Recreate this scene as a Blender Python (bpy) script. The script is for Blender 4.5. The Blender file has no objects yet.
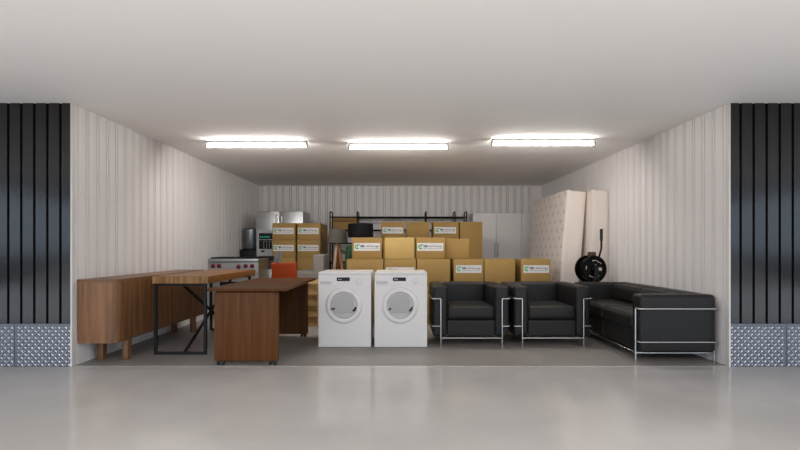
import bpy, bmesh, math, random
from mathutils import Vector, Matrix
random.seed(4)
S = bpy.context.scene
COL = S.collection
PI = math.pi

# ------------------------------------------------------------------ camera
F = 470.0                      # focal length in pixels of the 800 px wide frame
EYE = 1.126                    # eye height
cam_d = bpy.data.cameras.new('camera')
cam = bpy.data.objects.new('camera', cam_d)
COL.objects.link(cam)
cam.location = (0, 0, EYE)
cam.rotation_euler = (PI / 2, 0, 0)
cam_d.sensor_fit = 'HORIZONTAL'
cam_d.sensor_width = 36.0
cam_d.lens = 36.0 * F / 800.0
cam_d.shift_x = -0.5 / 800.0
cam_d.shift_y = 23.0 / 800.0
cam_d.clip_start = 0.05
S.camera = cam

# ------------------------------------------------------------------ light
S.view_settings.view_transform = 'Standard'
S.view_settings.look = 'None'
S.view_settings.gamma = 1.0
S.view_settings.use_curve_mapping = False
S.view_settings.exposure = 0.05
S.cycles.caustics_reflective = False
S.cycles.caustics_refractive = False
W = bpy.data.worlds.new('sky'); S.world = W
W.use_nodes = True
bg = W.node_tree.nodes['Background']
bg.inputs['Color'].default_value = (0.68, 0.82, 1.0, 1)
bg.inputs['Strength'].default_value = 2.0

def area(name, loc, sx, sy, power, color, rot=(0, 0, 0)):
    l = bpy.data.lights.new(name, 'AREA')
    l.shape = 'RECTANGLE'; l.size = sx; l.size_y = sy
    l.energy = power; l.color = color
    o = bpy.data.objects.new(name, l)
    o.location = loc; o.rotation_euler = rot
    COL.objects.link(o)
    return o
# unseen ceiling lamps of the corridor, and an added upward fill lamp near its floor
area('corridor_light', (-2.6, -0.4, 2.46), 3.2, 1.6, 112, (1.0, 0.98, 0.95))
area('corridor_light', (2.6, -0.4, 2.46), 3.2, 1.6, 112, (1.0, 0.98, 0.95))
area('added_fill_uplight', (0, 0.5, 0.48), 14, 3.4, 92, (1.0, 0.965, 0.93), (PI - math.radians(14), 0, 0))
TUBE_EMIT = 44.0
TUBE_DOWN = 13.0

# ------------------------------------------------------------------ materials
def mat(name, color, rough=0.5, metal=0.0, spec=0.5, emit=None, es=0, trans=0):
    m = bpy.data.materials.new(name); m.use_nodes = True
    b = m.node_tree.nodes['Principled BSDF']
    b.inputs['Base Color'].default_value = (*color, 1)
    b.inputs['Roughness'].default_value = rough
    b.inputs['Metallic'].default_value = metal
    b.inputs['Specular IOR Level'].default_value = spec
    if trans: b.inputs['Transmission Weight'].default_value = trans
    if emit:
        b.inputs['Emission Color'].default_value = (*emit, 1)
        b.inputs['Emission Strength'].default_value = es
    return m

def noisy(name, c1, c2, scale=(3, 3, 3), rough=0.5, rough2=None, metal=0, bump=0, detail=4, spec=0.5, lo=0.3, hi=0.7, dist=0.0):
    m = mat(name, c1, rough, metal, spec)
    nt = m.node_tree; N = nt.nodes; L = nt.links
    b = N['Principled BSDF']
    tc = N.new('ShaderNodeTexCoord'); mp = N.new('ShaderNodeMapping')
    mp.inputs['Scale'].default_value = scale
    no = N.new('ShaderNodeTexNoise'); no.inputs['Scale'].default_value = 1.0
    no.inputs['Detail'].default_value = detail
    no.inputs['Distortion'].default_value = dist
    cr = N.new('ShaderNodeValToRGB')
    cr.color_ramp.elements[0].position = lo; cr.color_ramp.elements[1].position = hi
    cr.color_ramp.elements[0].color = (*c1, 1); cr.color_ramp.elements[1].color = (*c2, 1)
    L.new(tc.outputs['Object'], mp.inputs['Vector'])
    L.new(mp.outputs['Vector'], no.inputs['Vector'])
    L.new(no.outputs['Fac'], cr.inputs['Fac'])
    L.new(cr.outputs['Color'], b.inputs['Base Color'])
    if rough2 is not None:
        mr = N.new('ShaderNodeMapRange')
        mr.inputs['To Min'].default_value = rough; mr.inputs['To Max'].default_value = rough2
        L.new(no.outputs['Fac'], mr.inputs['Value'])
        L.new(mr.outputs['Result'], b.inputs['Roughness'])
    if bump:
        bp = N.new('ShaderNodeBump'); bp.inputs['Strength'].default_value = bump
        bp.inputs['Distance'].default_value = 0.01
        L.new(no.outputs['Fac'], bp.inputs['Height'])
        L.new(bp.outputs['Normal'], b.inputs['Normal'])
    return m

M = {}
M['cladding'] = mat('white_cladding', (0.82, 0.785, 0.765), 0.5)
M['ceiling'] = noisy('ceiling_paint', (0.90, 0.885, 0.875), (0.91, 0.895, 0.885), (.6, .6, .6), 0.75)
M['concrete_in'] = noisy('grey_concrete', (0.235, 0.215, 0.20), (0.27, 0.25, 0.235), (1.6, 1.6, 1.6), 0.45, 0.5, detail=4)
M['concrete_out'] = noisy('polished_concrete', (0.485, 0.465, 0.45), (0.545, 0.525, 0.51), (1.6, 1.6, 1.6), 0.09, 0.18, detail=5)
M['asphalt'] = noisy('asphalt', (0.035, 0.036, 0.04), (0.055, 0.055, 0.06), (4, 4, 4), 0.9)
M['black_cladding'] = mat('black_coated_steel', (0.011, 0.010, 0.0095), 0.12, 0, 0.55)
M['diamond'] = noisy('bright_aluminium', (0.33, 0.345, 0.385), (0.42, 0.435, 0.475), (6, 6, 6), 0.30, 0.42, metal=1.0)
M['plate'] = mat('plate_ground', (0.17, 0.175, 0.195), 0.45, 1.0)
M['white_trim'] = mat('white_trim', (0.70, 0.67, 0.64), 0.45)
M['cardboard'] = noisy('cardboard', (0.30, 0.185, 0.060), (0.335, 0.21, 0.070), (2.5, 2.5, 5), 0.75, spec=0.2)
M['cardboard_pale'] = noisy('pale_cardboard', (0.44, 0.30, 0.11), (0.48, 0.325, 0.12), (2.5, 2.5, 5), 0.75, spec=0.2)
M['tape'] = mat('packing_tape', (0.36, 0.235, 0.085), 0.35)
M['label_white'] = mat('label_paper', (0.62, 0.61, 0.60), 0.6)
M['label_green'] = mat('label_green', (0.02, 0.30, 0.06), 0.6)
M['label_grey'] = mat('label_ink', (0.03, 0.03, 0.035), 0.6)
M['walnut_v'] = noisy('walnut_upright_grain', (0.105, 0.043, 0.015), (0.27, 0.125, 0.050), (22, 22, 1.3), 0.42, 0.5, detail=6)
M['walnut_y'] = noisy('walnut_long_grain', (0.11, 0.046, 0.017), (0.20, 0.092, 0.037), (20, 1.2, 20), 0.36, 0.46, detail=6)
M['desk_v'] = noisy('desk_walnut_upright', (0.072, 0.025, 0.005), (0.125, 0.046, 0.011), (26, 26, 1.2), 0.5, detail=6, spec=0.2)
M['desk_y'] = noisy('desk_walnut_top', (0.06, 0.021, 0.004), (0.105, 0.038, 0.008), (26, 1.2, 26), 0.55, detail=6, spec=0.15)
M['oak'] = noisy('reclaimed_oak', (0.13, 0.048, 0.009), (0.27, 0.115, 0.022), (16, 1.4, 16), 0.38, 0.5, detail=7, dist=0.6)
M['oak_edge'] = noisy('end_grain_oak', (0.13, 0.055, 0.011), (0.34, 0.165, 0.038), (55, 6, 6), 0.5, detail=5)
M['black_metal'] = mat('black_metal', (0.007, 0.007, 0.007), 0.55, 0, 0.3)
M['dark_line'] = mat('shadow_gap', (0.01, 0.008, 0.007), 0.8)
M['white_enamel'] = mat('white_enamel', (0.74, 0.715, 0.70), 0.28)
M['light_grey'] = mat('grey_plastic', (0.52, 0.51, 0.50), 0.4)
M['glass_grey'] = mat('door_glass', (0.40, 0.39, 0.385), 0.2)
M['black_gloss'] = mat('black_gloss', (0.005, 0.005, 0.006), 0.15, 0, 0.25)
M['leather'] = noisy('black_leather', (0.011, 0.0105, 0.010), (0.015, 0.0145, 0.014), (40, 40, 40), 0.42, 0.52, bump=0.06, spec=0.28)
M['chrome'] = mat('brushed_chrome', (0.46, 0.45, 0.44), 0.25, 1.0)
M['steel'] = noisy('brushed_steel', (0.40, 0.41, 0.42), (0.46, 0.47, 0.48), (2, 2, 60), 0.36, 0.42, metal=1.0)
M['dark_steel'] = mat('dark_steel', (0.22, 0.225, 0.235), 0.36, 0.9)
M['red_knob'] = mat('red_knob', (0.12, 0.004, 0.010), 0.4, 0, 0.3)
M['led_green'] = mat('green_display', (0.02, 0.2, 0.14), 0.4, emit=(0.05, 0.75, 0.5), es=0.18)
M['orange'] = mat('orange_shell', (0.32, 0.042, 0.006), 0.5, 0, 0.25)
M['grey_fabric'] = noisy('grey_fabric', (0.20, 0.185, 0.165), (0.25, 0.23, 0.205), (50, 50, 50), 0.9, bump=0.1)
M['grey_shell'] = mat('grey_shell', (0.17, 0.165, 0.16), 0.5)
M['pallet_wood'] = noisy('pale_pallet_wood', (0.38, 0.235, 0.09), (0.52, 0.33, 0.14), (2, 20, 20), 0.75)
M['shade_grey'] = noisy('taupe_shade', (0.13, 0.115, 0.095), (0.16, 0.14, 0.115), (60, 60, 60), 0.9)
M['shade_black'] = mat('black_shade', (0.003, 0.003, 0.0035), 0.7, 0, 0.2)
M['lamp_wood'] = noisy('lamp_wood', (0.30, 0.11, 0.035), (0.40, 0.16, 0.055), (30, 30, 2), 0.4)
M['lamp_wood_pale'] = mat('lit_lamp_wood', (0.55, 0.36, 0.27), 0.5)  # same lamp wood, painted paler for the leg that catches the light
M['cactus'] = noisy('cactus_green', (0.006, 0.038, 0.008), (0.01, 0.06, 0.013), (12, 12, 3), 0.6)
M['pot'] = mat('terracotta', (0.30, 0.12, 0.06), 0.8)
M['board'] = noisy('rack_board', (0.36, 0.19, 0.045), (0.50, 0.28, 0.075), (2, 20, 14), 0.6, detail=5)
M['dark_board'] = noisy('dark_board', (0.05, 0.025, 0.015), (0.08, 0.04, 0.022), (2, 20, 14), 0.5)
M['wardrobe'] = mat('white_lacquer', (0.76, 0.735, 0.715), 0.4)
M['mattress'] = noisy('cream_ticking', (0.74, 0.66, 0.60), (0.79, 0.71, 0.65), (30, 30, 30), 0.9, bump=0.05, spec=0.2)
M['mattress_side'] = noisy('cream_border', (0.72, 0.64, 0.58), (0.76, 0.68, 0.62), (8, 8, 60), 0.9, spec=0.2)
M['black_satin'] = mat('black_satin', (0.003, 0.003, 0.003), 0.25, 0, 0.15)
M['tuft_shade'] = mat('tuft_shade', (0.53, 0.46, 0.405), 0.9)  # darker tone painted round each tuft for the shade in its dimple
M['silver_mark'] = mat('silver_mark', (0.75, 0.75, 0.76), 0.25, 0.6)
M['rubber'] = mat('black_rubber', (0.01, 0.01, 0.01), 0.7)
M['tube'] = mat('lit_tube', (1, 1, 1), 0.5, emit=(1.0, 0.95, 0.88), es=TUBE_EMIT)
M['fixture'] = mat('fixture_white', (0.45, 0.44, 0.42), 0.5)

# ------------------------------------------------------------------ mesh helpers
def box(bm, x0, x1, y0, y1, z0, z1, bev=0.0, seg=2):
    r = bmesh.ops.create_cube(bm, size=1.0)
    vs = r['verts']
    for v in vs:
        v.co = Vector(((x0 + x1) / 2 + v.co.x * (x1 - x0), (y0 + y1) / 2 + v.co.y * (y1 - y0), (z0 + z1) / 2 + v.co.z * (z1 - z0)))
    if bev:
        es = {e for v in vs for e in v.link_edges}
        bmesh.ops.bevel(bm, geom=list(es), offset=bev, segments=seg, profile=0.5, affect='EDGES')

def prism(bm, pts, axis, a, b):
    """closed outline pts (u, v) swept from a to b along axis: z -> (u,v)=(x,y); x -> (y,z); y -> (x,z)"""
    def P(u, v, w):
        return (u, v, w) if axis == 'z' else ((w, u, v) if axis == 'x' else (u, w, v))
    A = [bm.verts.new(P(u, v, a)) for u, v in pts]
    B = [bm.verts.new(P(u, v, b)) for u, v in pts]
    n = len(pts)
    for i in range(n):
        bm.faces.new((A[i], A[(i + 1) % n], B[(i + 1) % n], B[i]))
    bm.faces.new(A); bm.faces.new(B)

def fillet(pts, r, n=5):
    pts = [Vector(p) for p in pts]
    if r <= 0 or len(pts) < 3: return pts
    out = [pts[0]]
    for i in range(1, len(pts) - 1):
        p, a, b = pts[i], pts[i - 1], pts[i + 1]
        da, db = (a - p), (b - p)
        rr = min(r, da.length * .49, db.length * .49)
        p0 = p + da.normalized() * rr; p1 = p + db.normalized() * rr
        for k in range(n + 1):
            t = k / n
            out.append(p0 * (1 - t) ** 2 + p * 2 * t * (1 - t) + p1 * t * t)
    out.append(pts[-1])
    return out

def tube(bm, pts, r, n=10, bend=0.0, taper=None):
    pts = fillet(pts, bend)
    T = []
    for i in range(len(pts)):
        a = pts[max(0, i - 1)]; b = pts[min(len(pts) - 1, i + 1)]
        T.append((b - a).normalized())
    u = T[0].orthogonal().normalized()
    rings = []
    for i, p in enumerate(pts):
        u = (u - T[i] * u.dot(T[i])).normalized()
        w = T[i].cross(u)
        rad = r if taper is None else r + (taper - r) * i / (len(pts) - 1)
        rings.append([bm.verts.new(p + (u * math.cos(2 * PI * k / n) + w * math.sin(2 * PI * k / n)) * rad) for k in range(n)])
    for i in range(len(rings) - 1):
        for k in range(n):
            bm.faces.new((rings[i][k], rings[i][(k + 1) % n], rings[i + 1][(k + 1) % n], rings[i + 1][k]))
    bm.faces.new(rings[0]); bm.faces.new(rings[-1])

def lathe(bm, prof, n=32, mtx=None, close=False):
    """profile (r, h) turned round z, then placed by mtx"""
    mtx = mtx or Matrix.Identity(4)
    rings = []
    for r, h in prof:
        if r < 1e-6:
            rings.append([bm.verts.new(mtx @ Vector((0, 0, h)))])
        else:
            rings.append([bm.verts.new(mtx @ Vector((r * math.cos(2 * PI * k / n), r * math.sin(2 * PI * k / n), h))) for k in range(n)])
    R = list(range(len(rings) - 1)) + ([-1] if close else [])
    for i in R:
        a, b = (rings[i], rings[i + 1]) if i >= 0 else (rings[-1], rings[0])
        for k in range(n):
            k2 = (k + 1) % n
            if len(a) == 1 and len(b) == 1: continue
            if len(a) == 1: bm.faces.new((a[0], b[k2], b[k]))
            elif len(b) == 1: bm.faces.new((a[k], a[k2], b[0]))
            else: bm.faces.new((a[k], a[k2], b[k2], b[k]))

def rbox(bm, x0, x1, y0, y1, z0, z1, r, puff=0.0, n=8, tuft=None):
    """soft cushion: a box with rounded edges and swelling faces"""
    c = Vector(((x0 + x1) / 2, (y0 + y1) / 2, (z0 + z1) / 2))
    h = ((x1 - x0) / 2, (y1 - y0) / 2, (z1 - z0) / 2)
    r = min(r, min(h) * 0.99)
    def axis(hh):
        e = [-hh + r * k / 4 for k in range(5)]
        m = [-hh + r + 2 * (hh - r) * k / n for k in range(1, n)]
        return e + m + [-v for v in reversed(e)]
    AX = [axis(v) for v in h]
    for w in range(3):
        u, v = (w + 1) % 3, (w + 2) % 3
        for s in (-1, 1):
            g = []
            for a in AX[u]:
                row = []
                for b in AX[v]:
                    p = [0, 0, 0]; p[u] = a; p[v] = b; p[w] = s * h[w]
                    q = [max(-(h[i] - r), min(h[i] - r, p[i])) for i in range(3)]
                    d = Vector([p[i] - q[i] for i in range(3)]).normalized()
                    P = Vector(q) + d * r
                    f = max(0, 1 - (a / h[u]) ** 2) * max(0, 1 - (b / h[v]) ** 2)
                    P[w] += s * puff * math.sqrt(f)
                    row.append(bm.verts.new(c + P))
                g.append(row)
            for i in range(len(g) - 1):
                for j in range(len(g[0]) - 1):
                    bm.faces.new((g[i][j], g[i + 1][j], g[i + 1][j + 1], g[i][j + 1]))
    bmesh.ops.remove_doubles(bm, verts=bm.verts[:], dist=1e-5)

def obj(name, bm, m, parent=None, loc=(0, 0, 0), rot=(0, 0, 0), ang=40):
    bmesh.ops.recalc_face_normals(bm, faces=bm.faces[:])
    me = bpy.data.meshes.new(name)
    bm.to_mesh(me); bm.free()
    for mm in (m if isinstance(m, (list, tuple)) else [m]):
        me.materials.append(mm)
    for p in me.polygons: p.use_smooth = True
    me.set_sharp_from_angle(angle=math.radians(ang))
    o = bpy.data.objects.new(name, me)
    COL.objects.link(o)
    o.location = loc; o.rotation_euler = rot
    if parent: o.parent = parent
    return o

def bxo(name, m, parent, *args, bev=0.0, seg=2, **kw):
    bm = bmesh.new(); box(bm, *args, bev=bev, seg=seg)
    return obj(name, bm, m, parent, **kw)

def tag(o, label, cat, group=None):
    o['label'] = label; o['category'] = cat
    if group: o['group'] = group
    return o

def thing(name, label, cat, loc=(0, 0, 0), rotz=0.0, group=None):
    o = bpy.data.objects.new(name, None); COL.objects.link(o)
    o.empty_display_size = 0.1
    o.location = loc; o.rotation_euler = (0, 0, rotz)
    return tag(o, label, cat, group)

def struct(name, bm, m, **kw):
    o = obj(name, bm, m, **kw); o['kind'] = 'structure'
    return o

def copy_tree(o, parent=None):
    c = o.copy(); COL.objects.link(c)
    if parent: c.parent = parent
    for ch in [k for k in bpy.data.objects if k.parent == o]:
        copy_tree(ch, c)
    return c

def PX(px, d): return (px - 400.5) * d / F
def PZ(py, d): return EYE - (py - 248.0) * d / F

# ------------------------------------------------------------------ setting
WX, Y0, Y1, H = 3.12, 4.48, 10.40, 2.50
def rib_profile(L):
    """indoor liner sheet: flat pans with paired shallow grooves; (s, depth into the wall)"""
    pts = []; s = 0.02
    pts.append((0, 0))
    while s < L - 0.16:
        for o in (0.0, 0.040):
            a = s + o
            pts += [(a, 0), (a + .002, .030), (a + .011, .030), (a + .013, 0)]
        s += 0.16
    pts.append((L, 0))
    return pts
bm = bmesh.new()
p = rib_profile(Y1 - Y0)
prism(bm, [(-WX - d, Y0 + s) for s, d in p] + [(-WX - .08, Y1), (-WX - .08, Y0)], 'z', 0, H)
struct('wall_left', bm, M['cladding'])
bm = bmesh.new()
prism(bm, [(WX + d, Y0 + s) for s, d in p] + [(WX + .08, Y1), (WX + .08, Y0)], 'z', 0, H)
struct('wall_right', bm, M['cladding'])
bm = bmesh.new()
p = rib_profile(2 * WX)
prism(bm, [(-WX + s, Y1 + d) for s, d in p] + [(WX, Y1 + .08), (-WX, Y1 + .08)], 'z', 0, H)
struct('wall_back', bm, M['cladding'])
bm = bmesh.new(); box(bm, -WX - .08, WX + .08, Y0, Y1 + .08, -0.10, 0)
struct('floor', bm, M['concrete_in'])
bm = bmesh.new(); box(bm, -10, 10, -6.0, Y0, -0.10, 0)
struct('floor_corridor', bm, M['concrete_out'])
bm = bmesh.new(); box(bm, -10, 10, -6.0, Y1 + .08, H, H + .12)
struct('ceiling', bm, M['ceiling'])
bm = bmesh.new(); box(bm, -60, 60, -80, -6.0, -0.14, -0.04)
struct('ground', bm, M['asphalt'])

BASE_H = 0.408
for sgn, side in ((-1, 'left'), (1, 'right')):
    # black ribbed sheet either side of the opening
    L = 6.6; pts = [(0, -.022), (.078, -.022), (.083, 0)]; s = 0.0985
    while s < L - .13:
        pts += [(s, -.0), (s + .005, -.022), (s + .104, -.022), (s + .109, 0)]
        s += 0.1235
    pts.append((L, 0))
    X0 = WX + .012
    bm = bmesh.new()
    prism(bm, [(sgn * (X0 + s), Y0 - .004 + d) for s, d in pts] + [(sgn * (X0 + L), Y0 + .06), (sgn * X0, Y0 + .06)], 'z', BASE_H, H)
    struct('wall_front_' + side, bm, M['black_cladding'])
    # diamond tread plate kick panels
    bm = bmesh.new()
    jx = 0.535
    for a, b in ((0, jx - .002), (jx + .002, 1.6), (1.604, L)):
        xa, xb = sorted((sgn * (X0 + a), sgn * (X0 + b)))
        box(bm, xa, xb, Y0 - .016, Y0 + .05, 0, BASE_H, bev=.002, seg=1)
    n0 = len(bm.faces); st = 0.032
    for i in range(int(2.6 / st)):
        for j in range(int(BASE_H / st)):
            cx = X0 + .016 + i * st; cz = .016 + j * st
            if abs(cx - X0 - jx) < .014 or abs(cx - X0 - 1.602) < .014 or cz > BASE_H - .012: continue
            a = (PI / 4 if (i + j) % 2 else -PI / 4)
            u = Vector((math.cos(a), 0, math.sin(a))) * .021; w = Vector((-math.sin(a), 0, math.cos(a))) * .0092
            c = Vector((sgn * cx, Y0 - .016, cz))
            q = [bm.verts.new(c + k) for k in (u, w, -u, -w)]
            t = [bm.verts.new(c + k + Vector((0, -.0045, 0))) for k in (u * .45, -u * .45)]
            for f in ((q[0], q[1], t[0]), (q[1], t[1], t[0]), (q[1], q[2], t[1]), (q[2], q[3], t[1]), (q[3], t[0], t[1]), (q[3], q[0], t[0])):
                bm.faces.new(f).material_index = 1
    struct('baseboard_' + side, bm, [M['plate'], M['diamond']], ang=10)
    bm = bmesh.new()
    xa, xb = sorted((sgn * (WX - .004), sgn * (WX + .014)))
    box(bm, xa, xb, Y0 - .022, Y0 + .03, 0, H, bev=.002, seg=1)
    struct('trim_1' if sgn < 0 else 'trim_2', bm, M['white_trim'])
bm = bmesh.new(); box(bm, -WX + .004, WX - .004, Y0 - .02, Y0 + .012, 0, .001)
struct('trim_3', bm, M['concrete_out'])

# ------------------------------------------------------------------ batten lights
def batten(label, xc, y):
    t = thing('batten_light', label, 'ceiling light', (xc, y, H), 0, 'tube lights on the ceiling')
    w = .645
    bm = bmesh.new(); box(bm, -w, w, -.024, .024, -.030, 0, bev=.004)
    obj('housing', bm, M['fixture'], t)
    for s in (-1, 1):
        bm = bmesh.new(); box(bm, s * w - .014, s * w + .014, -.018, .018, -.086, -.028, bev=.006)
        obj('end_cap', bm, M['fixture'], t)
    bm = bmesh.new(); tube(bm, [(-w + .015, 0, -.068), (w - .015, 0, -.068)], .014, 14)
    obj('tube', bm, M['tube'], t)
    area('lamp_light', (xc, y, H - .086), 1.24, .026, TUBE_DOWN, (1.0, 0.96, 0.92), (math.radians(42), 0, 0))
batten('white batten tube light on the ceiling above the walnut furniture, left of three', PX(256.5, 6.03), 6.03)
batten('white batten tube light in the middle of the ceiling above the washing machines', PX(398.5, 6.14), 6.14)
batten('white batten tube light on the ceiling above the black armchairs, right of three', PX(543, 5.92), 5.92)

# ------------------------------------------------------------------ walnut sideboard
def sideboard():
    t = thing('sideboard', 'long walnut sideboard with rounded corners on square legs against the left wall', 'sideboard', (0, 0, 0))
    x0, x1, y0, y1, z0, z1 = -3.112, -2.735, 4.52, 6.61, .207, .822
    r = .085
    def outline(g=0.0):
        o = [(x0 + g, y0 + g)]
        for k in range(9):
            a = -PI / 2 + k * PI / 16
            o.append((x1 - r + (r - g) * math.cos(a), y0 + r + (r - g) * math.sin(a)))
        for k in range(9):
            a = k * PI / 16
            o.append((x1 - r + (r - g) * math.cos(a), y1 - r + (r - g) * math.sin(a)))
        o.append((x0 + g, y1 - g))
        return o
    bm = bmesh.new(); prism(bm, outline(.004), 'z', z0, z1 - .022)
    obj('carcass', bm, M['walnut_v'], t)
    bm = bmesh.new(); prism(bm, outline(0), 'z', z1 - .020, z1)
    obj('top', bm, M['walnut_y'], t)
    ya, yb = y0 + r + .006, y1 - r - .006
    n = 4; dw = (yb - ya) / n
    for k in range(n):
        d = bxo('door', M['walnut_v'], t, x1 - .012, x1 + .003, ya + k * dw + .002, ya + (k + 1) * dw - .002, z0 + .012, z1 - .028, bev=.0015, seg=1)
    for x in (x0 + .088, x1 - .036):
        for y in (y0 + .24, y1 - .33):
            bxo('leg', M['walnut_v'], t, x - .030, x + .030, y - .036, y + .036, 0, z0, bev=.008)
sideboard()

# ------------------------------------------------------------------ trestle table
def trestle():
    t = thing('dining_table', 'reclaimed plank dining table on black cross-braced metal frame beside the sideboard', 'table', (0, 0, 0))
    x0, x1, y0, y1 = -2.592, -2.005, 4.90, 6.50
    n = 4; w = (x1 - x0) / n
    bm = bmesh.new()
    for k in range(n):
        box(bm, x0 + k * w + .0005, x0 + (k + 1) * w - .0005, y0 + .012, y1 - .012, .753, .831, bev=.003, seg=1)
    obj('tabletop', bm, M['oak'], t)
    for y in (y0, y1 - .012):
        bxo('breadboard_end', M['oak_edge'], t, x0, x1, y, y + .012, .754, .830, bev=.003, seg=1)
    c = (x0 + x1) / 2; tk = .028
    for y in (y0 + .06, y1 - .06 - tk):
        bm = bmesh.new()
        a, b = x0 - .012, x1 - .045
        box(bm, a, a + tk, y, y + tk, 0, .753); box(bm, b - tk, b, y, y + tk, 0, .753)
        box(bm, a + tk, b - tk, y, y + tk, 0, tk); box(bm, a + tk, b - tk, y, y + tk, .753 - tk, .753)
        obj('leg_frame', bm, M['black_metal'], t)
    ya, yb = y0 + .07, y1 - .07
    for s, dx in ((0, -.008), (1, .008)):
        z0, z1 = (.745, .01) if s == 0 else (.01, .745)
        bm = bmesh.new(); tube(bm, [(c + dx, ya, z0), (c + dx, yb, z1)], .017, 6)
        obj('brace', bm, M['black_metal'], t)
trestle()

# ------------------------------------------------------------------ desk
def desk():
    t = thing('desk', 'plain walnut desk with panel ends standing in front of the plank table', 'desk', (0, 0, 0))
    x0, x1, y0, y1 = -1.792, -1.172, 4.51, 5.99
    bm = bmesh.new()
    def rrect(xa, xb, ya, yb, r):
        o = []
        for cx, cy, a0 in ((xb - r, ya + r, -PI / 2), (xb - r, yb - r, 0), (xa + r, yb - r, PI / 2), (xa + r, ya + r, PI)):
            for k in range(6): o.append((cx + r * math.cos(a0 + k * PI / 10), cy + r * math.sin(a0 + k * PI / 10)))
        return o
    prism(bm, rrect(x0 - .05, x1 + .085, y0 - .05, y1 + .05, .02), 'z', .716, .741)
    obj('desktop', bm, M['desk_y'], t)
    for y, nm in ((y0, 0), (y1 - .045, 1)):
        bm = bmesh.new(); box(bm, x0, x1, y, y + .045, .036, .708, bev=.016, seg=4)
        e = obj('end_panel', bm, M['desk_v'], t)
        for x in (x0 + .06, x1 - .06):
            bm = bmesh.new(); lathe(bm, [(0, .700), (.009, .700), (.009, .718), (0, .718)], 12, Matrix.Translation((x, y + .022, 0)))
            obj('standoff', bm, M['dark_steel'], e)
            bm = bmesh.new()
            for dx in (-.022, .022):
                lathe(bm, [(0, -.012), (.018, -.012), (.020, -.006), (.020, .006), (.018, .012), (0, .012)], 14,
                      Matrix.Translation((x + dx, y + .022, .020)) @ Matrix.Rotation(PI / 2, 4, 'Y'))
            box(bm, x - .03, x + .03, y + .008, y + .036, .022, .037)
            obj('caster', bm, M['rubber'], e)
    bxo('modesty_panel', M['desk_v'], t, x0 + .06, x0 + .078, y0 + .045, y1 - .045, .30, .70)
desk()

# ------------------------------------------------------------------ washing machines
def washer(label, loc):
    t = thing('washing_machine', label, 'washing machine', loc, 0, 'white front-loading washing machines')
    w, dp, h = .2985, .60, .853
    bm = bmesh.new(); box(bm, -w, w, .012, dp, .012, h - .012, bev=.012, seg=3)
    obj('cabinet', bm, M['white_enamel'], t)
    bm = bmesh.new(); box(bm, -w, w, .004, dp - .005, h - .030, h, bev=.010, seg=3)
    obj('worktop', bm, M['white_enamel'], t)
    bm = bmesh.new(); box(bm, -w + .001, w - .001, .004, .03, .6995, h - .0302, bev=.001, seg=1)
    obj('control_panel', bm, M['white_enamel'], t)
    bm = bmesh.new(); box(bm, -w + .001, w - .001, .004, .03, .004, .699, bev=.001, seg=1)
    obj('front_panel', bm, M['white_enamel'], t)
    for x in (-.24, .24):
        for y in (.06, .54):
            bm = bmesh.new(); lathe(bm, [(0, 0), (.02, 0), (.02, .013), (0, .013)], 12, Matrix.Translation((x, y, 0)))
            obj('foot', bm, M['rubber'], t)
    R = Matrix.Translation((-.008, .004, .475)) @ Matrix.Rotation(PI / 2, 4, 'X')    # +h comes towards the viewer
    bm = bmesh.new()
    lathe(bm, [(.148, .004), (.152, .020), (.165, .026), (.196, .020), (.207, .008), (.209, -.004), (.150, -.004)], 56, R, close=True)
    door = obj('door', bm, M['white_enamel'], t)
    bm = bmesh.new()
    lathe(bm, [(0, .002), (.148, .002), (.150, .006), (.143, .014), (.118, .017), (.0, .017)], 56, R)
    # glass outline below is cut flat, a highlight put into its shape
    obj('porthole_rim', bm, M['light_grey'], door)
    bm = bmesh.new()
    pts = []
    for k in range(49):
        a = 2 * PI * k / 48
        pts.append((max(-.125, min(.112, .13 * math.cos(a))), max(-.085, .13 * math.sin(a))))
    prism(bm, [(-.008 + u, .475 + v) for u, v in pts[:-1]], 'y', -.020, -.0125)
    obj('glass', bm, M['glass_grey'], door)
    bm = bmesh.new(); tube(bm, [(.098, -.018, .475 - .062), (.118, -.023, .475 - .045), (.126, -.018, .475 - .016)], .010, 8, bend=.01)
    obj('door_handle', bm, M['black_gloss'], door)
    bm = bmesh.new(); tube(bm, [(-.128, -.016, .475 - .045), (-.112, -.018, .475 - .028)], .011, 8)
    obj('hinge', bm, M['black_gloss'], door)
    bm = bmesh.new(); tube(bm, [(-.158, -.020, .475 - .045), (-.132, -.020, .475 - .030)], .010, 8)
    obj('hinge_cover', bm, M['chrome'], door)
    dsp = bxo('display', M['black_gloss'], t, -.090, .058, .000, .006, .750, .792, bev=.003, seg=1)
    bm = bmesh.new()
    for x in (-.072, -.048): box(bm, x, x + .012, -.0008, .0004, .764, .776)
    obj('indicator', bm, M['light_grey'], dsp)
    R2 = Matrix.Translation((.165, .004, .745)) @ Matrix.Rotation(PI / 2, 4, 'X')
    bm = bmesh.new(); lathe(bm, [(0, 0), (.027, 0), (.027, .006), (.021, .008), (.019, .022), (0, .024)], 28, R2)
    k = obj('knob', bm, M['white_enamel'], t)
    bm = bmesh.new(); lathe(bm, [(.022, .0), (.029, .0), (.029, .005), (.022, .005)], 28, R2, close=True)
    obj('knob_ring', bm, M['chrome'], k)
    bm = bmesh.new(); box(bm, -.278, -.150, .000, .006, .716, .748, bev=.002, seg=1)
    dr = obj('detergent_drawer', bm, M['light_grey'], t)
    return t
washer('white front-loading washing machine standing nearest the walnut desk', (PX(344.6, 5.33), 5.33, 0))
washer('white front-loading washing machine standing nearest the black armchairs', (PX(400.8, 5.33), 5.33, 0))

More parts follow.
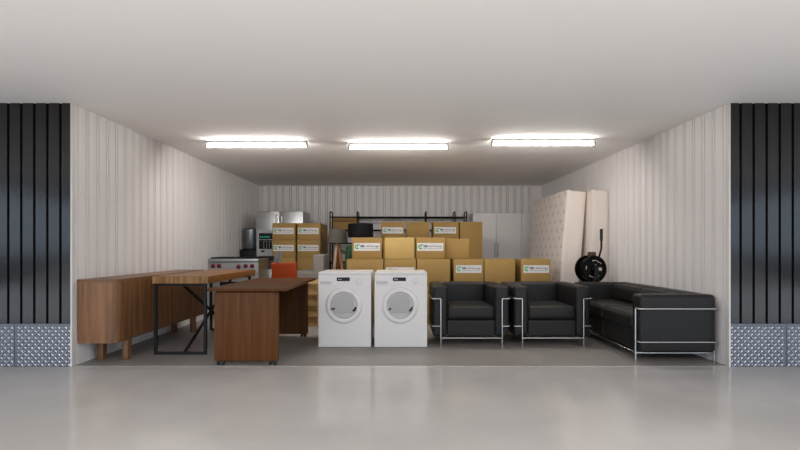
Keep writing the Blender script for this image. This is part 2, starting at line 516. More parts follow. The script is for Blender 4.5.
# ------------------------------------------------------------------ leather seating
def leather_seat(name, label, cat, Wd, D, seats, arm, loc, rotz, group=None, zt=.685, inset=.085, zu=.545, zl=.232):
    t = thing(name, label, cat, loc, rotz, group)
    hw = Wd / 2
    zb = .106
    for s in (-1, 1):
        bm = bmesh.new()
        xa, xb = sorted((s * hw, s * (hw - arm)))
        rbox(bm, xa, xb, .02, D, zb, zt, .032, .004)
        obj('arm_cushion', bm, M['leather'], t)
    bm = bmesh.new(); rbox(bm, -hw + arm + .002, hw - arm - .002, D - .17, D, zb, zt, .035, .004)
    obj('back_panel', bm, M['leather'], t)
    iw = (Wd - 2 * arm) / seats
    for k in range(seats):
        xa = -hw + arm + k * iw + .001; xb = xa + iw - .002
        bm = bmesh.new(); rbox(bm, xa, xb, .035, D - .172, zb, .297, .014, .002)
        obj('base_cushion', bm, M['leather'], t)
        bm = bmesh.new(); rbox(bm, xa, xb, .025, D - .175, .298, .452, .04, .012)
        obj('seat_cushion', bm, M['leather'], t)
        if seats > 1:
            bm = bmesh.new(); rbox(bm, xa, xb, D - .30, D - .172, .455, .655, .05, .010)
            obj('back_cushion', bm, M['leather'], t)
    r = .0095; px = hw - inset; ox = hw + .014; fy = .0; by = D + .02
    for s in (-1, 1):
        for y in (fy, by):
            bm = bmesh.new(); tube(bm, [(s * px, y, 0), (s * px, y, zu)], r, 12)
            box(bm, s * px - .014, s * px + .014, y - .014, y + .014, 0, .004)
            obj('leg', bm, M['chrome'], t)
    for z, nm in ((zu, 'upper_rail'), (zl, 'lower_rail')):
        bm = bmesh.new()
        rr = r if z > .3 else .008
        tube(bm, [(-px, fy, z), (-ox, fy, z), (-ox, by, z), (ox, by, z), (ox, fy, z), (px, fy, z)], rr, 10, bend=.035)
        obj(nm, bm, M['chrome'], t)
    bm = bmesh.new()
    for y in (fy, by - .012): box(bm, -px, px, y, y + .012, zb - .018, zb - .002, bev=.002, seg=1)
    for s in (-1, 1): box(bm, s * px - .008, s * px + .008, fy, by, zb - .018, zb - .002, bev=.002, seg=1)
    for k in range(5):
        y = .15 + k * (D - .3) / 4
        box(bm, -px, px, y - .01, y + .01, zb - .012, zb - .002)
    obj('base_frame', bm, M['chrome'], t)
    return t
leather_seat('leather_armchair', 'black leather cube armchair in a chrome tube frame, next to the washing machine', 'armchair', .872, .83, 1, .160, (.8125, 5.375, 0), 0, 'black leather armchairs')
leather_seat('leather_armchair', 'black leather cube armchair in a chrome tube frame, next to the long sofa', 'armchair', .872, .83, 1, .160, (1.745, 5.375, 0), 0, 'black leather armchairs')
leather_seat('leather_sofa', 'long black leather sofa in a chrome tube frame along the right wall', 'sofa', 1.79, .755, 2, .18, (2.315, 5.465, 0), -PI / 2, None, .668, .06, .535, .212)

# ------------------------------------------------------------------ cardboard boxes
def text_mesh(txt, size, bold=0.0, m=None):
    c = bpy.data.curves.new('lettering', 'FONT'); c.body = txt; c.size = size; c.offset = bold
    c.align_x = 'LEFT'; c.align_y = 'CENTER'
    o = bpy.data.objects.new('lettering', c); COL.objects.link(o)
    bpy.context.view_layer.update()
    me = bpy.data.meshes.new_from_object(o.evaluated_get(bpy.context.evaluated_depsgraph_get()))
    bpy.data.objects.remove(o); bpy.data.curves.remove(c)
    return me
def lettering_mesh():
    """the printed lines of the carton label, laid in the x-z plane; the origin is the label's centre"""
    bm = bmesh.new()
    for txt, size, bold, x, z, lim in (('NSA', .046, .0026, -.103, .012, .072), ('Self Storage', .042, .0005, -.016, .012, .194), ('SELF STORAGE SOLUTIONS', .018, .0002, -.100, -.026, .276)):
        me = text_mesh(txt, size, bold)
        b2 = bmesh.new(); b2.from_mesh(me)
        w = max(v.co.x for v in b2.verts)
        for v in b2.verts:
            v.co = Vector((x + v.co.x * lim / w, 0, z + v.co.y))
        b2.to_mesh(me); b2.free()
        bm.from_mesh(me)
    me = bpy.data.meshes.new('lettering'); bm.to_mesh(me); bm.free()
    me.materials.append(M['label_grey'])
    return me
LETTER = lettering_mesh()
def logo_mesh():
    bm = bmesh.new()
    # open green ring with an arrow tail, drawn in the x-z plane
    R0, R1 = .021, .038
    A = [math.radians(70 + k * 250 / 20) for k in range(21)]
    ring = [(R1 * math.cos(a), R1 * math.sin(a)) for a in A] + [(R0 * math.cos(a), R0 * math.sin(a)) for a in reversed(A)]
    f = [bm.verts.new((u, 0, v)) for u, v in ring]
    n = 21
    for i in range(n - 1): bm.faces.new((f[i], f[i + 1], f[2 * n - 2 - i], f[2 * n - 1 - i]))
    q = [bm.verts.new((u, 0, v)) for u, v in ((.0, .020), (.0, .038), (.036, .038), (.036, .020))]; bm.faces.new(q)
    q = [bm.verts.new((u, 0, v)) for u, v in ((-.008, -.010), (.012, -.010), (.012, .010), (-.008, .010))]; bm.faces.new(q)
    me = bpy.data.meshes.new('logo'); bm.to_mesh(me); bm.free()
    me.materials.append(M['label_green'])
    return me
LOGO = logo_mesh()
def link(name, me, parent, loc, sc=1.0):
    o = bpy.data.objects.new(name, me); COL.objects.link(o); o.parent = parent
    o.location = loc; o.scale = (sc, sc, sc)
    return o

def carton(label, x0, x1, y0, dp, z0, z1, lab=None, group='cardboard boxes in the piles', m='cardboard'):
    """lab = (centre x offset, top of label below box top, label width)"""
    w, h = x1 - x0, z1 - z0
    t = thing('cardboard_box', label, 'box', ((x0 + x1) / 2, y0, z0), 0, group)
    g = .0035
    bm = bmesh.new()
    box(bm, -w / 2 + g, w / 2 - g, g, dp - g, .002, h - .005, bev=.004, seg=2)
    # the two long flaps meeting in the middle of the top
    for a, b in ((g + .002, dp / 2 - .0015), (dp / 2 + .0015, dp - g - .002)):
        box(bm, -w / 2 + g + .002, w / 2 - g - .002, a, b, h - .006, h - .001)
    obj('carton', bm, M[m], t)
    bm = bmesh.new(); box(bm, -w / 2 + g + .003, w / 2 - g - .003, dp / 2 - .024, dp / 2 + .024, h - .0012, h - .0004)
    obj('tape', bm, M['tape'], t)
    if lab:
        cx, top, lw = lab
        lh = lw * .30
        bm = bmesh.new(); box(bm, cx - lw / 2, cx + lw / 2, g - .0012, g + .001, h - top - lh, h - top)
        lb = obj('label', bm, M['label_white'], t)
        k = lw / .40
        zc = h - top - lh / 2
        link('logo', LOGO, lb, (cx - .150 * k, g - .0018, zc + .002 * k), k)
        link('lettering', LETTER, lb, (cx, g - .0018, zc), k)
    return t
# front pile, lower tier (tops level with y = 259)
d = 6.9
ZT = PZ(259.2, d); ZM = ZT - .40
for a, b, lab, lbl in (
    (346.5, 383.6, None, 'wide plain cardboard box in the front row just behind the left washing machine'),
    (384.2, 416.2, (.0, .120, .415), 'labelled cardboard box in the front row behind the right washing machine'),
    (417.0, 450.0, None, 'plain cardboard box in the front row between two labelled boxes, behind the first armchair'),
    (453.6, 483.8, (.0, .088, .375), 'labelled cardboard box in the front row behind the middle of the first armchair'),
    (484.4, 515.5, None, 'plain cardboard box in the front row above the gap between the armchairs'),
    (521.0, 551.0, (.005, .088, .375), 'labelled cardboard box at the right end of the front row beside the mattress')):
    carton(lbl, PX(a, d), PX(b, d), d, .50, ZM, ZT, lab)
    carton('plain cardboard box on the floor bearing the front row of boxes', PX(a, d), PX(b, d), d + .003, .495, 0, ZM - .0005, None, 'boxes carrying the front row')
# second tier, set back on the front pile
d2 = 7.05; Z2 = PZ(237.4, d2)
carton('labelled cardboard box in the second tier, in front of the black drum lampshade', PX(352, d2), PX(382, d2), d2, .42, ZT, Z2, (.0, .085, .39))
carton('pale plain cardboard box in the second tier between two labelled boxes', PX(384.4, d2), PX(414.2, d2), d2 + .0, .42, ZT, Z2, None, m='cardboard_pale')
carton('labelled cardboard box in the second tier, right of the pale plain one', PX(416, d2), PX(445.3, d2), d2, .42, ZT, Z2, (-.005, .085, .39))
carton('plain cardboard box at the right end of the second tier, before the tall carton', PX(445.3, d2) + .004, PX(469.2, 7.15), 7.15, .42, ZT, PZ(238.6, 7.15), None)
# back pile
d3 = 8.40; Z3 = PZ(221.8, d3); ZS = Z3 - .318
for a, b, lab, lbl in (
    (381, 404.6, (.0, .100, .365), 'labelled cardboard box on the back pile, beside the black drum lampshade'),
    (406.4, 429.8, None, 'plain cardboard box on the back pile between two labelled boxes'),
    (433, 459.0, (-.01, .095, .38), 'labelled cardboard box on the back pile, next to the tall carton')):
    carton(lbl, PX(a, d3), PX(b, d3), d3, .45, ZS, Z3, lab)
    carton('tall plain carton on the floor under the back pile, hidden behind the front boxes', PX(a, d3), PX(b, d3), d3 + .003, .445, 0, ZS - .0005, None, 'cartons carrying the back pile')
carton('tall plain cardboard carton at the right end of the back pile, before the white wardrobe', PX(459.8, d3), PX(482.6, d3), d3, .45, 0, Z3, None)
# left pile
dl = 8.54; ZL = PZ(223, dl); hl = .310
for a, b, wh in ((272, 295.4, 'beside the steel fridge'), (297, 320.2, 'beside the taupe lampshade')):
    xa, xb = PX(a, dl), PX(b, dl)
    carton('labelled cardboard box on top of the stack ' + wh, xa, xb, dl, .43, ZL - hl, ZL, (-.005, .088, .37))
    carton('labelled cardboard box second from the top of the stack ' + wh, xa, xb, dl, .43, ZL - 2 * hl, ZL - hl - .0005, (-.005, .088, .37))
    carton('plain cardboard box third from the top of the stack ' + wh, xa, xb, dl, .43, ZL - 3 * hl, ZL - 2 * hl - .0005)
    carton('plain cardboard box at the bottom of the stack ' + wh, xa, xb, dl, .43, 0, ZL - 3 * hl - .0005)
xa, xb = PX(300, dl), PX(320.2, dl)
carton('plain cardboard box on top behind the labelled stack, facing the taupe lampshade', xa, xb, dl + .435, .43, ZL - 2 * hl, ZL)
carton('tall plain carton standing on the floor behind the labelled stack', xa, xb, dl + .435, .43, 0, ZL - 2 * hl - .0005)

# ------------------------------------------------------------------ range cooker
def range_cooker():
    d = 7.63
    x0, x1 = -3.115, PX(258.6, d)
    t = thing('range_cooker', 'stainless steel range cooker with red knobs against the left wall', 'cooker', ((x0 + x1) / 2, d, 0))
    w = (x1 - x0) / 2
    bxo('body', M['steel'], t, -w, w, .02, .62, .10, .90, bev=.004, seg=1)
    bm = bmesh.new(); box(bm, -w - .004, w + .004, -.02, .62, .895, .952, bev=.014, seg=3)
    obj('cooktop', bm, M['steel'], t)
    bm = bmesh.new(); box(bm, -w, w, -.012, .022, .745, .888, bev=.004, seg=1)
    cp = obj('control_panel', bm, M['steel'], t)
    for px in (213.4, 219.4, 239, 246, 252.4):
        x = PX(px, d) - (x0 + x1) / 2
        z = .835 if px < 230 or px > 242 else .822
        R = Matrix.Translation((x, -.012, z)) @ Matrix.Rotation(PI / 2, 4, 'X')
        bm = bmesh.new(); lathe(bm, [(0, 0), (.036, 0), (.036, .010), (.029, .014), (.027, .036), (.022, .040), (0, .040)], 24, R)
        box(bm, x - .005, x + .005, -.062, -.046, z - .026, z + .026, bev=.002, seg=1)
        obj('knob', bm, M['red_knob'], cp)
    od = bxo('oven_door', M['steel'], t, -w + .005, w - .005, -.008, .022, .20, .735, bev=.004, seg=1)
    bxo('oven_window', M['black_gloss'], od, -.22, .22, -.010, -.006, .34, .58)
    bm = bmesh.new()
    tube(bm, [(-w + .06, -.008, .69), (-w + .06, -.055, .69), (w - .06, -.055, .69), (w - .06, -.008, .69)], .012, 10, bend=.02)
    obj('handle', bm, M['chrome'], od)
    for s in (-1, 1):
        xc = s * w / 2
        bm = bmesh.new()
        for k in range(5):
            x = xc - w / 2 + .035 + k * (w - .07) / 4
            box(bm, x - .008, x + .008, .03, .57, .957, .975)
        for y in (.03, .16, .30, .44, .57): box(bm, xc - w / 2 + .03, xc + w / 2 - .03, y - .008, y + .008, .952, .972)
        obj('grate', bm, M['black_metal'], t)
    for x in (-w + .06, w - .06):
        for y in (.08, .56):
            bm = bmesh.new(); lathe(bm, [(0, 0), (.025, 0), (.02, .10), (0, .10)], 12, Matrix.Translation((x, y, 0)))
            obj('leg', bm, M['steel'], t)
range_cooker()

# ------------------------------------------------------------------ fridge
def fridge():
    d = 9.06
    x0, x1 = PX(256, d), PX(303, d)
    c = (x0 + x1) / 2; w = (x1 - x0) / 2
    t = thing('fridge', 'tall stainless steel double-door fridge with a dispenser at the back left', 'fridge', (c, d, 0))
    Ht = PZ(211, d)
    bxo('case', M['steel'], t, -w, w, .06, .70, .03, Ht, bev=.006)
    sp = PX(279.5, d) - c
    zg = .905
    for a, b, k in ((-w, sp - .003, 0), (sp + .003, w, 1)):
        dr = bxo('door', M['steel'], t, a, b, 0, .058, zg + .035, Ht - .006, bev=.006)
        hx = (sp - .055) if k == 0 else (sp + .055)
        bm = bmesh.new()
        tube(bm, [(hx, .0, Ht - .09), (hx, -.045, Ht - .09), (hx, -.045, 1.02), (hx, .0, 1.02)], .013, 10, bend=.02)
        obj('handle', bm, M['chrome'], dr)
        if k == 0:
            xa, xb = PX(258.6, d) - c, PX(277, d) - c - .03
            za, zb = PZ(251.5, d), PZ(231.5, d)
            bz = bxo('dispenser', M['light_grey'], dr, xa - .03, xb + .02, -.004, .002, za - .09, zb + .03, bev=.001, seg=1)
            bxo('dispenser_display', M['black_gloss'], dr, xa + .01, xb, -.008, -.003, PZ(239.4, d), PZ(233.2, d))
            bxo('dispenser_recess', M['black_gloss'], dr, xa + .01, xb, -.008, -.003, PZ(249, d), PZ(240, d))
            bm = bmesh.new()
            for q in range(6):
                x = xa + .035 + q * .032
                box(bm, x, x + .018, -.010, -.007, PZ(237.8, d), PZ(236, d))
            obj('indicator', bm, M['led_green'], dr)
            for px in (264, 269.6):
                x = PX(px, d) - c
                bm = bmesh.new()
                z0, z1 = PZ(248.2, d), PZ(241.2, d)
                tube(bm, [(x, -.012, z1), (x, -.012, z0), (x + .055, -.012, z0), (x + .055, -.012, z1), (x, -.012, z1)], .005, 6)
                obj('paddle', bm, M['light_grey'], dr)
            bxo('badge', M['black_gloss'], dr, PX(261, d) - c, PX(264.6, d) - c, -.008, -.003, PZ(252, d), PZ(250.4, d))
    bxo('recess', M['black_gloss'], t, -w + .003, w - .003, .02, .06, zg - .03, zg + .034)
    bxo('drawer', M['steel'], t, -w, w, 0, .058, .06, zg - .032, bev=.006)
    for x in (-w + .08, w - .08):
        bxo('foot', M['rubber'], t, x - .03, x + .03, .08, .62, 0, .032)
fridge()

# steel drum and the black stand beside the fridge
db = 9.05
xa, xb = -3.10, -2.79
t = thing('pedestal_cabinet', 'narrow black cabinet between the fridge and the left wall', 'cabinet', ((xa + xb) / 2, db, 0))
w = (xb - xa) / 2
bxo('body', M['black_metal'], t, -w, w, .02, .40, .04, PZ(249.6, db) - .012, bev=.004)
bxo('door', M['black_metal'], t, -w + .004, w - .004, .0, .018, .06, .95, bev=.003, seg=1)
bxo('top', M['black_gloss'], t, -w - .004, w + .004, -.006, .40, PZ(249.6, db) - .012, PZ(249.6, db), bev=.003, seg=1)
bxo('plinth', M['black_metal'], t, -w + .02, w - .02, .04, .38, 0, .04)
zb = PZ(249.6, db); zt = PZ(227, db)
t = thing('pedal_bin', 'dark steel cylindrical bin with a shallow domed lid on the narrow black cabinet', 'bin', ((xa + xb) / 2, db + .19, zb))
bm = bmesh.new(); lathe(bm, [(0, 0), (.138, 0), (.142, .01), (.142, zt - zb - .045), (0, zt - zb - .045)], 40)
obj('body', bm, M['dark_steel'], t)
bm = bmesh.new(); lathe(bm, [(0, zt - zb), (.06, zt - zb - .004), (.11, zt - zb - .014), (.138, zt - zb - .030), (.144, zt - zb - .044), (0, zt - zb - .044)], 40)
obj('lid', bm, M['dark_steel'], t)
bm = bmesh.new(); lathe(bm, [(.139, 0), (.148, 0), (.148, .022), (.139, .022)], 40, close=True)
obj('base_ring', bm, M['black_metal'], t)

d = 8.275
xa, xb = PX(258.3, d), PX(274, d)
t = thing('reflection_cabinet', 'added brown and white cabinet with a black top, for a reflection in the fridge', 'cabinet', ((xa + xb) / 2, d, 0))  # added cabinet; its brown drawer stands in for a reflection in the fridge
w = (xb - xa) / 2
bxo('body', M['white_enamel'], t, -w, w, .014, .21, 0, .90, bev=.003, seg=1)
bxo('top', M['black_metal'], t, -w - .004, w + .004, -.01, .215, .90, PZ(256.2, d), bev=.004, seg=1)
dr = bxo('drawer', M['dark_board'], t, -w + .003, w - .003, 0, .013, .755, .895, bev=.002, seg=1)
dr2 = bxo('door', M['white_enamel'], t, -w + .003, w - .003, 0, .013, .02, .75, bev=.002, seg=1)

# ------------------------------------------------------------------ chairs in the back
def shell_chair(name, label, m, loc, rotz, w, top, seat=.45):
    t = thing(name, label, 'chair', loc, rotz)
    bm = bmesh.new(); rbox(bm, -w / 2, w / 2, -.22, .20, seat - .035, seat, .016, .004)
    obj('seat', bm, m, t)
    bm = bmesh.new()
    rbox(bm, -w / 2, w / 2, .19, .215, seat + .02, top, .011, .0)
    for v in bm.verts:                                            # bend round the sitter and lean back
        v.co.y -= 1.0 * (v.co.x ** 2)
        v.co.y += .16 * (v.co.z - seat)
    obj('backrest', bm, m, t)
    for sx in (-1, 1):
        bm = bmesh.new(); tube(bm, [(sx * (w / 2 - .05), .16, seat - .02), (sx * (w / 2 - .05), .215, seat - .01), (sx * (w / 2 - .05), .222, seat + .16)], .010, 8, bend=.03)
        obj('back_support', bm, M['chrome'], t)
        for y0, y1 in ((-.17, -.21), (.15, .21)):
            bm = bmesh.new(); tube(bm, [(sx * (w / 2 - .04), y0, seat - .03), (sx * (w / 2 - .015), y1, 0)], .012, 8, taper=.009)
            obj('leg', bm, M['chrome'], t)
shell_chair('shell_chair', 'orange chair with a square back standing behind the walnut desk', M['orange'], (PX(285.5, 6.85), 7.0, 0), PI, .365, .915)
shell_chair('shell_chair', 'grey chair with its back rising behind the orange chair', M['grey_shell'], (-2.155, 7.28, 0), math.radians(-62), .36, 1.062, .50)

def fabric_armchair():
    t = thing('upholstered_armchair', 'grey fabric armchair in side view before the left box stack', 'armchair', (0, 0, 0))
    x0, x1, ya, yb = PX(296, 7.6), -1.235, 7.58, 8.14
    for y in (ya, yb - .13):
        bm = bmesh.new(); rbox(bm, x0, x1 - .14, y, y + .13, .14, PZ(271, ya), .03, .004)
        obj('arm', bm, M['grey_fabric'], t)
    bm = bmesh.new(); rbox(bm, x1 - .185, x1, ya, yb, .14, PZ(254.5, ya), .03, .004)
    obj('backrest', bm, M['grey_fabric'], t)
    bm = bmesh.new(); rbox(bm, x0 - .01, x1 - .19, ya + .135, yb - .135, .28, .46, .04, .01)
    obj('seat_cushion', bm, M['grey_fabric'], t)
    bxo('seat_base', M['grey_fabric'], t, x0 + .01, x1 - .19, ya + .132, yb - .132, .14, .275, bev=.01)
    for x in (x0 + .05, x1 - .06):
        for y in (ya + .05, yb - .05):
            bm = bmesh.new(); tube(bm, [(x, y, .15), (x, y, 0)], .022, 10, taper=.014)
            obj('leg', bm, M['lamp_wood'], t)
fabric_armchair()

# ------------------------------------------------------------------ pallets
def pallet(label, z):
    t = thing('wooden_pallet', label, 'pallet', (-1.165, 6.76, z), 0, 'pallets stacked beside the washing machine')
    w, dp = .28, .70; hp = .155
    bm = bmesh.new()
    for x in (-w, -.04, w - .08): box(bm, x, x + .08, .002, dp, .022, hp - .022, bev=.002, seg=1)
    obj('stringers', bm, M['pallet_wood'], t)
    bm = bmesh.new()
    for k in range(5):
        y = k * (dp - .1) / 4
        box(bm, -w - .005, w + .005, y, y + .1, hp - .022, hp - .001, bev=.002, seg=1)
    obj('deck', bm, M['pallet_wood'], t)
    bm = bmesh.new()
    for k in range(3):
        y = k * (dp - .1) / 2
        box(bm, -w - .005, w + .005, y, y + .1, 0.0, .022, bev=.002, seg=1)
    obj('bottom_boards', bm, M['pallet_wood'], t)
    bm = bmesh.new(); box(bm, -w + .08, -.04, .03, .05, .03, hp - .03); box(bm, .04, w - .08, .03, .05, .03, hp - .03)
    obj('block', bm, M['pallet_wood'], t)
for k, nm in enumerate(('bottom wooden pallet of the stack beside the left washing machine', 'second wooden pallet up in the stack beside the left washing machine',
                        'third wooden pallet up in the stack beside the left washing machine', 'top wooden pallet of the stack beside the left washing machine')):
    pallet(nm, k * .156)

# ------------------------------------------------------------------ lamps and cactus
def tripod_lamp():
    d = 8.55; x = PX(337.6, d)
    t = thing('tripod_lamp', 'tripod floor lamp with wooden legs and a taupe tapered shade', 'floor lamp', (x, d, 0))
    zb, zt = PZ(243, d), PZ(229, d)
    bm = bmesh.new(); lathe(bm, [(.148, zt), (.187, zb), (.184, zb), (.145, zt)], 40, close=True)
    obj('lamp_shade', bm, M['shade_grey'], t)
    bm = bmesh.new(); lathe(bm, [(0, zb - .05), (.035, zb - .05), (.035, zb + .02), (.016, zb + .03), (.016, zb + .10), (0, zb + .10)], 20)
    for k in range(3):
        a = k * 2 * PI / 3
        tube(bm, [(0, 0, zt - .02), (.146 * math.cos(a), .146 * math.sin(a), zt - .02)], .004, 6)
    tube(bm, [(0, 0, zb + .09), (0, 0, zt - .02)], .006, 8)
    obj('fitting', bm, M['black_metal'], t)
    for a, m in ((-118, 'lamp_wood_pale'), (-35, 'lamp_wood'), (90, 'lamp_wood')):
        a = math.radians(a)
        bm = bmesh.new()
        tube(bm, [(.022 * math.cos(a), .022 * math.sin(a), zb - .01), (.25 * math.cos(a), .25 * math.sin(a), 0)], .030, 10, taper=.034)
        o = obj('leg', bm, M[m], t)
        if 'pale' in m: o['label'] = 'wooden leg in a paler, lit tone'
tripod_lamp()
def drum_lamp():
    d = 8.02; x = PX(360.6, d)
    t = thing('floor_lamp', 'floor lamp with a black drum shade rising behind the boxes', 'floor lamp', (x, d, 0))
    zb, zt = PZ(237.2, d), PZ(223.8, d)
    r = PX(373.3, d) - x
    bm = bmesh.new(); lathe(bm, [(r * .985, zt), (r, zb), (r - .004, zb), (r * .985 - .004, zt)], 44, close=True)
    obj('lamp_shade', bm, M['shade_black'], t)
    bm = bmesh.new(); tube(bm, [(0, 0, .02), (0, 0, zt - .03)], .011, 12)
    for k in range(3):
        a = k * 2 * PI / 3
        tube(bm, [(0, 0, zt - .03), ((r - .006) * math.cos(a), (r - .006) * math.sin(a), zt - .03)], .004, 6)
    obj('pole', bm, M['black_metal'], t)
    bm = bmesh.new(); lathe(bm, [(0, 0), (.14, 0), (.14, .015), (.03, .026), (0, .026)], 32)
    obj('base', bm, M['black_metal'], t)
drum_lamp()
def cactus():
    d = 7.78; x = PX(350.5, d)
    t = thing('cactus_plant', 'dark green column cactus with a short arm beside the second-tier box', 'plant', (x, d, 0))
    zt = PZ(245, d)
    bm = bmesh.new()
    prof = [(0, .27)] + [(.075, .28), (.082, .6), (.080, zt - .07), (.066, zt - .03), (.040, zt - .008), (0, zt)]
    lathe(bm, prof, 36)
    for v in bm.verts:
        a = math.atan2(v.co.y, v.co.x); k = 1 + .07 * math.cos(12 * a); v.co.x *= k; v.co.y *= k
    obj('stem', bm, M['cactus'], t)
    z0 = PZ(251.5, d)
    bm = bmesh.new(); tube(bm, [(-.07, 0, z0 - .01), (-.13, 0, z0 - .01), (-.145, 0, z0 + .035)], .022, 10, bend=.03, taper=.018)
    obj('branch', bm, M['cactus'], t)
    bm = bmesh.new(); lathe(bm, [(0, 0), (.10, 0), (.13, .27), (.14, .27), (.14, .30), (.12, .30), (.115, .26), (0, .26)], 32)
    obj('pot', bm, M['pot'], t)
cactus()

# ------------------------------------------------------------------ black rack
def rack():
    d = 9.85; dp = .36
    xl, xr = PX(330, d), PX(466.6, d)
    t = thing('shelving_rack', 'long black metal shelving rack with one wooden back board along the back wall', 'shelving', (0, d, 0))
    zt = PZ(211.6, d)
    cols = [PX(p, d) for p in (330, 357.2, 426, 455, 466.6)]
    for x in cols:
        bm = bmesh.new(); tube(bm, [(x, 0, 0), (x, 0, zt), (x, dp, zt), (x, dp, 0)], .013, 8, bend=.06)
        obj('upright', bm, M['black_metal'], t)
    for z, a, b in ((PZ(217.2, d), 0, 4), (PZ(230.2, d), 0, 4), (PZ(243.4, d), 0, 1), (PZ(269.5, d), 0, 4), (.22, 0, 4)):
        bm = bmesh.new()
        for y in (0, dp): tube(bm, [(cols[a], y, z), (cols[b], y, z)], .014, 8)
        obj('rail', bm, M['black_metal'], t)
    for z in (PZ(263.8, d), .235):
        bxo('shelf', M['dark_board'], t, xl, xr, -.005, dp + .005, z, z + .045, bev=.003, seg=1)
    bxo('back_board', M['board'], t, cols[0] + .018, cols[1] - .018, dp - .02, dp, PZ(229.6, d + dp), PZ(217, d + dp), bev=.002, seg=1)
rack()

# ------------------------------------------------------------------ wardrobe
def wardrobe():
    d = 9.75
    x0 = PX(473, d); x1 = 3.09
    t = thing('wardrobe', 'white wardrobe with plain doors at the back right behind the boxes', 'wardrobe', ((x0 + x1) / 2, d, 0))
    c = (x0 + x1) / 2; w = (x1 - x0) / 2; Ht = PZ(213, d)
    bxo('case', M['wardrobe'], t, -w, w, .022, .60, .0, Ht, bev=.003, seg=1)
    e = [-w, PX(496.4, d) - c, PX(521.4, d) - c, w]
    for k in range(3):
        dr = bxo('door', M['wardrobe'], t, e[k] + .003, e[k + 1] - .003, 0, .020, .07, Ht - .004, bev=.003, seg=1)
        hx = e[k + 1] - .035 if k != 1 else e[k] + .035
        bm = bmesh.new(); rbox(bm, hx - .012, hx + .012, -.022, 0, PZ(257, d), PZ(243, d), .009)
        obj('handle', bm, M['light_grey'], dr)
    bxo('plinth', M['wardrobe'], t, -w + .01, w - .01, .01, .022, 0, .066)
wardrobe()

# ------------------------------------------------------------------ mattresses
def mattress(label, loc, lean, L, Hm, T, tufted):
    t = thing('mattress', label, 'mattress', loc, 0, 'mattresses stood on edge')
    t.rotation_euler = (0, lean, 0)
    bm = bmesh.new(); rbox(bm, .045, T - .012, 0.012, L - .012, 0.004, Hm - .012, .02, 0)
    obj('border', bm, M['mattress_side'], t)
    # the quilted sleeping faces with tufted dimples
    for s, xo in ((-1, .0), (1, T)):
        bm = bmesh.new()
        ny, nz = (96, 104) if (s < 0 and tufted) else (8, 8)
        tuf = [((i + .5 + (.25 if j % 2 else -.25)) * L / 7, (j + .5) * Hm / 15) for i in range(7) for j in range(15)]
        g = []
        for i in range(ny + 1):
            row = []
            for j in range(nz + 1):
                y = .004 + (L - .008) * i / ny; z = .004 + (Hm - .008) * j / nz
                e = min(y, L - y, z, Hm - z)
                dep = .012 * max(0, 1 - e / .03) ** 2
                if s < 0 and tufted:
                    dd = min((y - a) ** 2 + (z - b) ** 2 for a, b in tuf)
                    dep += .012 * math.exp(-dd / .0011)
                row.append(bm.verts.new((xo - s * dep, y, z)))
            g.append(row)
        for i in range(ny):
            for j in range(nz):
                f = bm.faces.new((g[i][j], g[i + 1][j], g[i + 1][j + 1], g[i][j + 1]))
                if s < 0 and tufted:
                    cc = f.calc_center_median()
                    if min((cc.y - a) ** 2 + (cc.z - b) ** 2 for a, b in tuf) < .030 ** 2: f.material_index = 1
        # skirt back into the border
        rim = [g[i][0] for i in range(ny + 1)] + [g[ny][j] for j in range(1, nz + 1)] + [g[i][nz] for i in range(ny - 1, -1, -1)] + [g[0][j] for j in range(nz - 1, 0, -1)]
        r2 = [bm.verts.new((v.co.x - s * .05 * (1 if s < 0 else .3), v.co.y, v.co.z)) for v in rim]
        for i in range(len(rim)): bm.faces.new((rim[i], rim[(i + 1) % len(rim)], r2[(i + 1) % len(rim)], r2[i]))
        obj('quilted_face', bm, [M['mattress'], M['tuft_shade']], t, ang=60)
    # piping along the near edges
    bm = bmesh.new()
    for x in (.012, T - .012):
        tube(bm, [(x, .006, .02), (x, .006, Hm - .012), (x, L - .01, Hm - .012)], .006, 6, bend=.02)
    obj('piping', bm, M['mattress_side'], t)
mattress('tufted cream mattress leaning against the other mattress, its dimpled face showing', (2.396, 7.20, 0.0), math.radians(4.35), 1.86, 2.03, .300, True)
mattress('plain cream mattress upright on the right wall behind the black flywheel', (2.856, 7.02, 0), 0, 1.86, 2.0, .258, False)

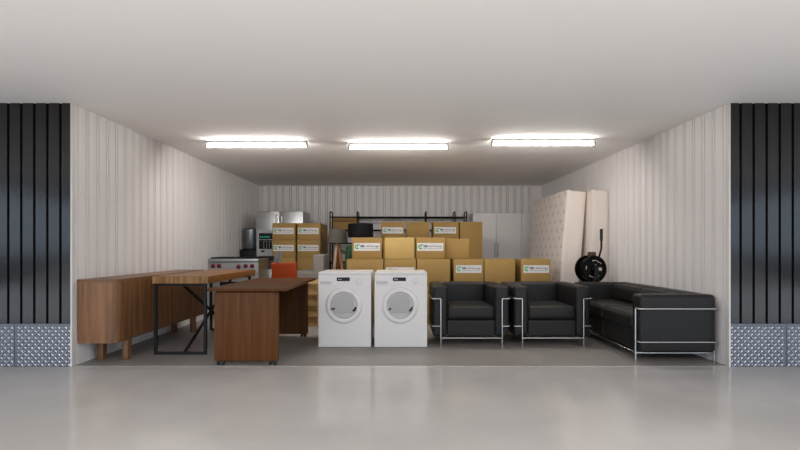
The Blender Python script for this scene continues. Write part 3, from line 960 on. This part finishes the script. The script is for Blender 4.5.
# ------------------------------------------------------------------ flywheel machine
def flywheel():
    d = 6.74
    xc = PX(591, d); zc = PZ(269, d)
    t = thing('exercise_flywheel', 'black spoked flywheel machine with an upright lever behind the sofa', 'exercise machine', (xc, d, 0), math.radians(15))
    Rr = Matrix.Translation((0, 0, zc)) @ Matrix.Rotation(PI / 2, 4, 'X')
    for h, nm in ((.075, 0), (-.095, 1)):
        bm = bmesh.new()
        T = Rr @ Matrix.Translation((0, 0, h))
        lathe(bm, [(.160, -.014), (.190, -.018), (.196, 0), (.190, .018), (.160, .014)], 48, T, close=True)
        lathe(bm, [(0, -.008), (.163, -.008), (.163, .004), (0, .004)], 48, T)
        o = obj('wheel', bm, M['black_satin'], t)
        if nm == 0:
            for a, r, l in ((100, .125, .03), (82, .125, .02), (60, .12, .035), (40, .13, .02), (250, .115, .03), (232, .12, .03), (285, .12, .035), (305, .115, .02), (170, .14, .05), (75, .06, .02)):
                a = math.radians(a); u = Vector((math.cos(a), math.sin(a), 0)); w = Vector((-u.y, u.x, 0))
                q = [T @ (u * (r + su * .007) + w * sw * l / 2 + Vector((0, 0, .0055))) for su, sw in ((-1, -1), (1, -1), (1, 1), (-1, 1))]
                bm = bmesh.new(); bm.faces.new([bm.verts.new(v) for v in q])
                obj('marking', bm, M['silver_mark'], o)
            bm = bmesh.new(); lathe(bm, [(0, .004), (.026, .004), (.024, .022), (0, .024)], 20, T @ Matrix.Translation((.085, 0, 0)))
            obj('bolt', bm, M['light_grey'], o)
            bm = bmesh.new(); lathe(bm, [(0, .0), (.06, .004), (.055, .018), (.02, .03), (0, .03)], 28, T)
            obj('hub', bm, M['black_satin'], o)
    bm = bmesh.new(); lathe(bm, [(0, -.10), (.165, -.10), (.165, .08), (0, .08)], 40, Rr)
    obj('drum', bm, M['black_satin'], t)
    bxo('clamp', M['dark_board'], t, -.04, .04, -.06, .03, zc + .17, zc + .245, bev=.006)
    bm = bmesh.new(); tube(bm, [(.11, -.03, zc + .12), (.115, -.03, zc + .19), (.150, -.03, zc + .29), (.150, -.03, zc + .57)], .014, 10, bend=.04)
    lv = obj('lever', bm, M['black_satin'], t)
    bm = bmesh.new(); tube(bm, [(.150, -.03, zc + .40), (.150, -.03, zc + .575)], .021, 12)
    obj('grip', bm, M['rubber'], lv)
    bm = bmesh.new()
    for y in (-.115, .135):
        for s in (-1, 1):
            tube(bm, [(0, y, zc), (s * .16, y, .02)], .016, 8)
    for s in (-1, 1): tube(bm, [(s * .16, -.13, .018), (s * .16, .15, .018)], .018, 8)
    tube(bm, [(0, -.12, zc), (0, .14, zc)], .018, 8)
    obj('stand', bm, M['black_metal'], t)
flywheel()
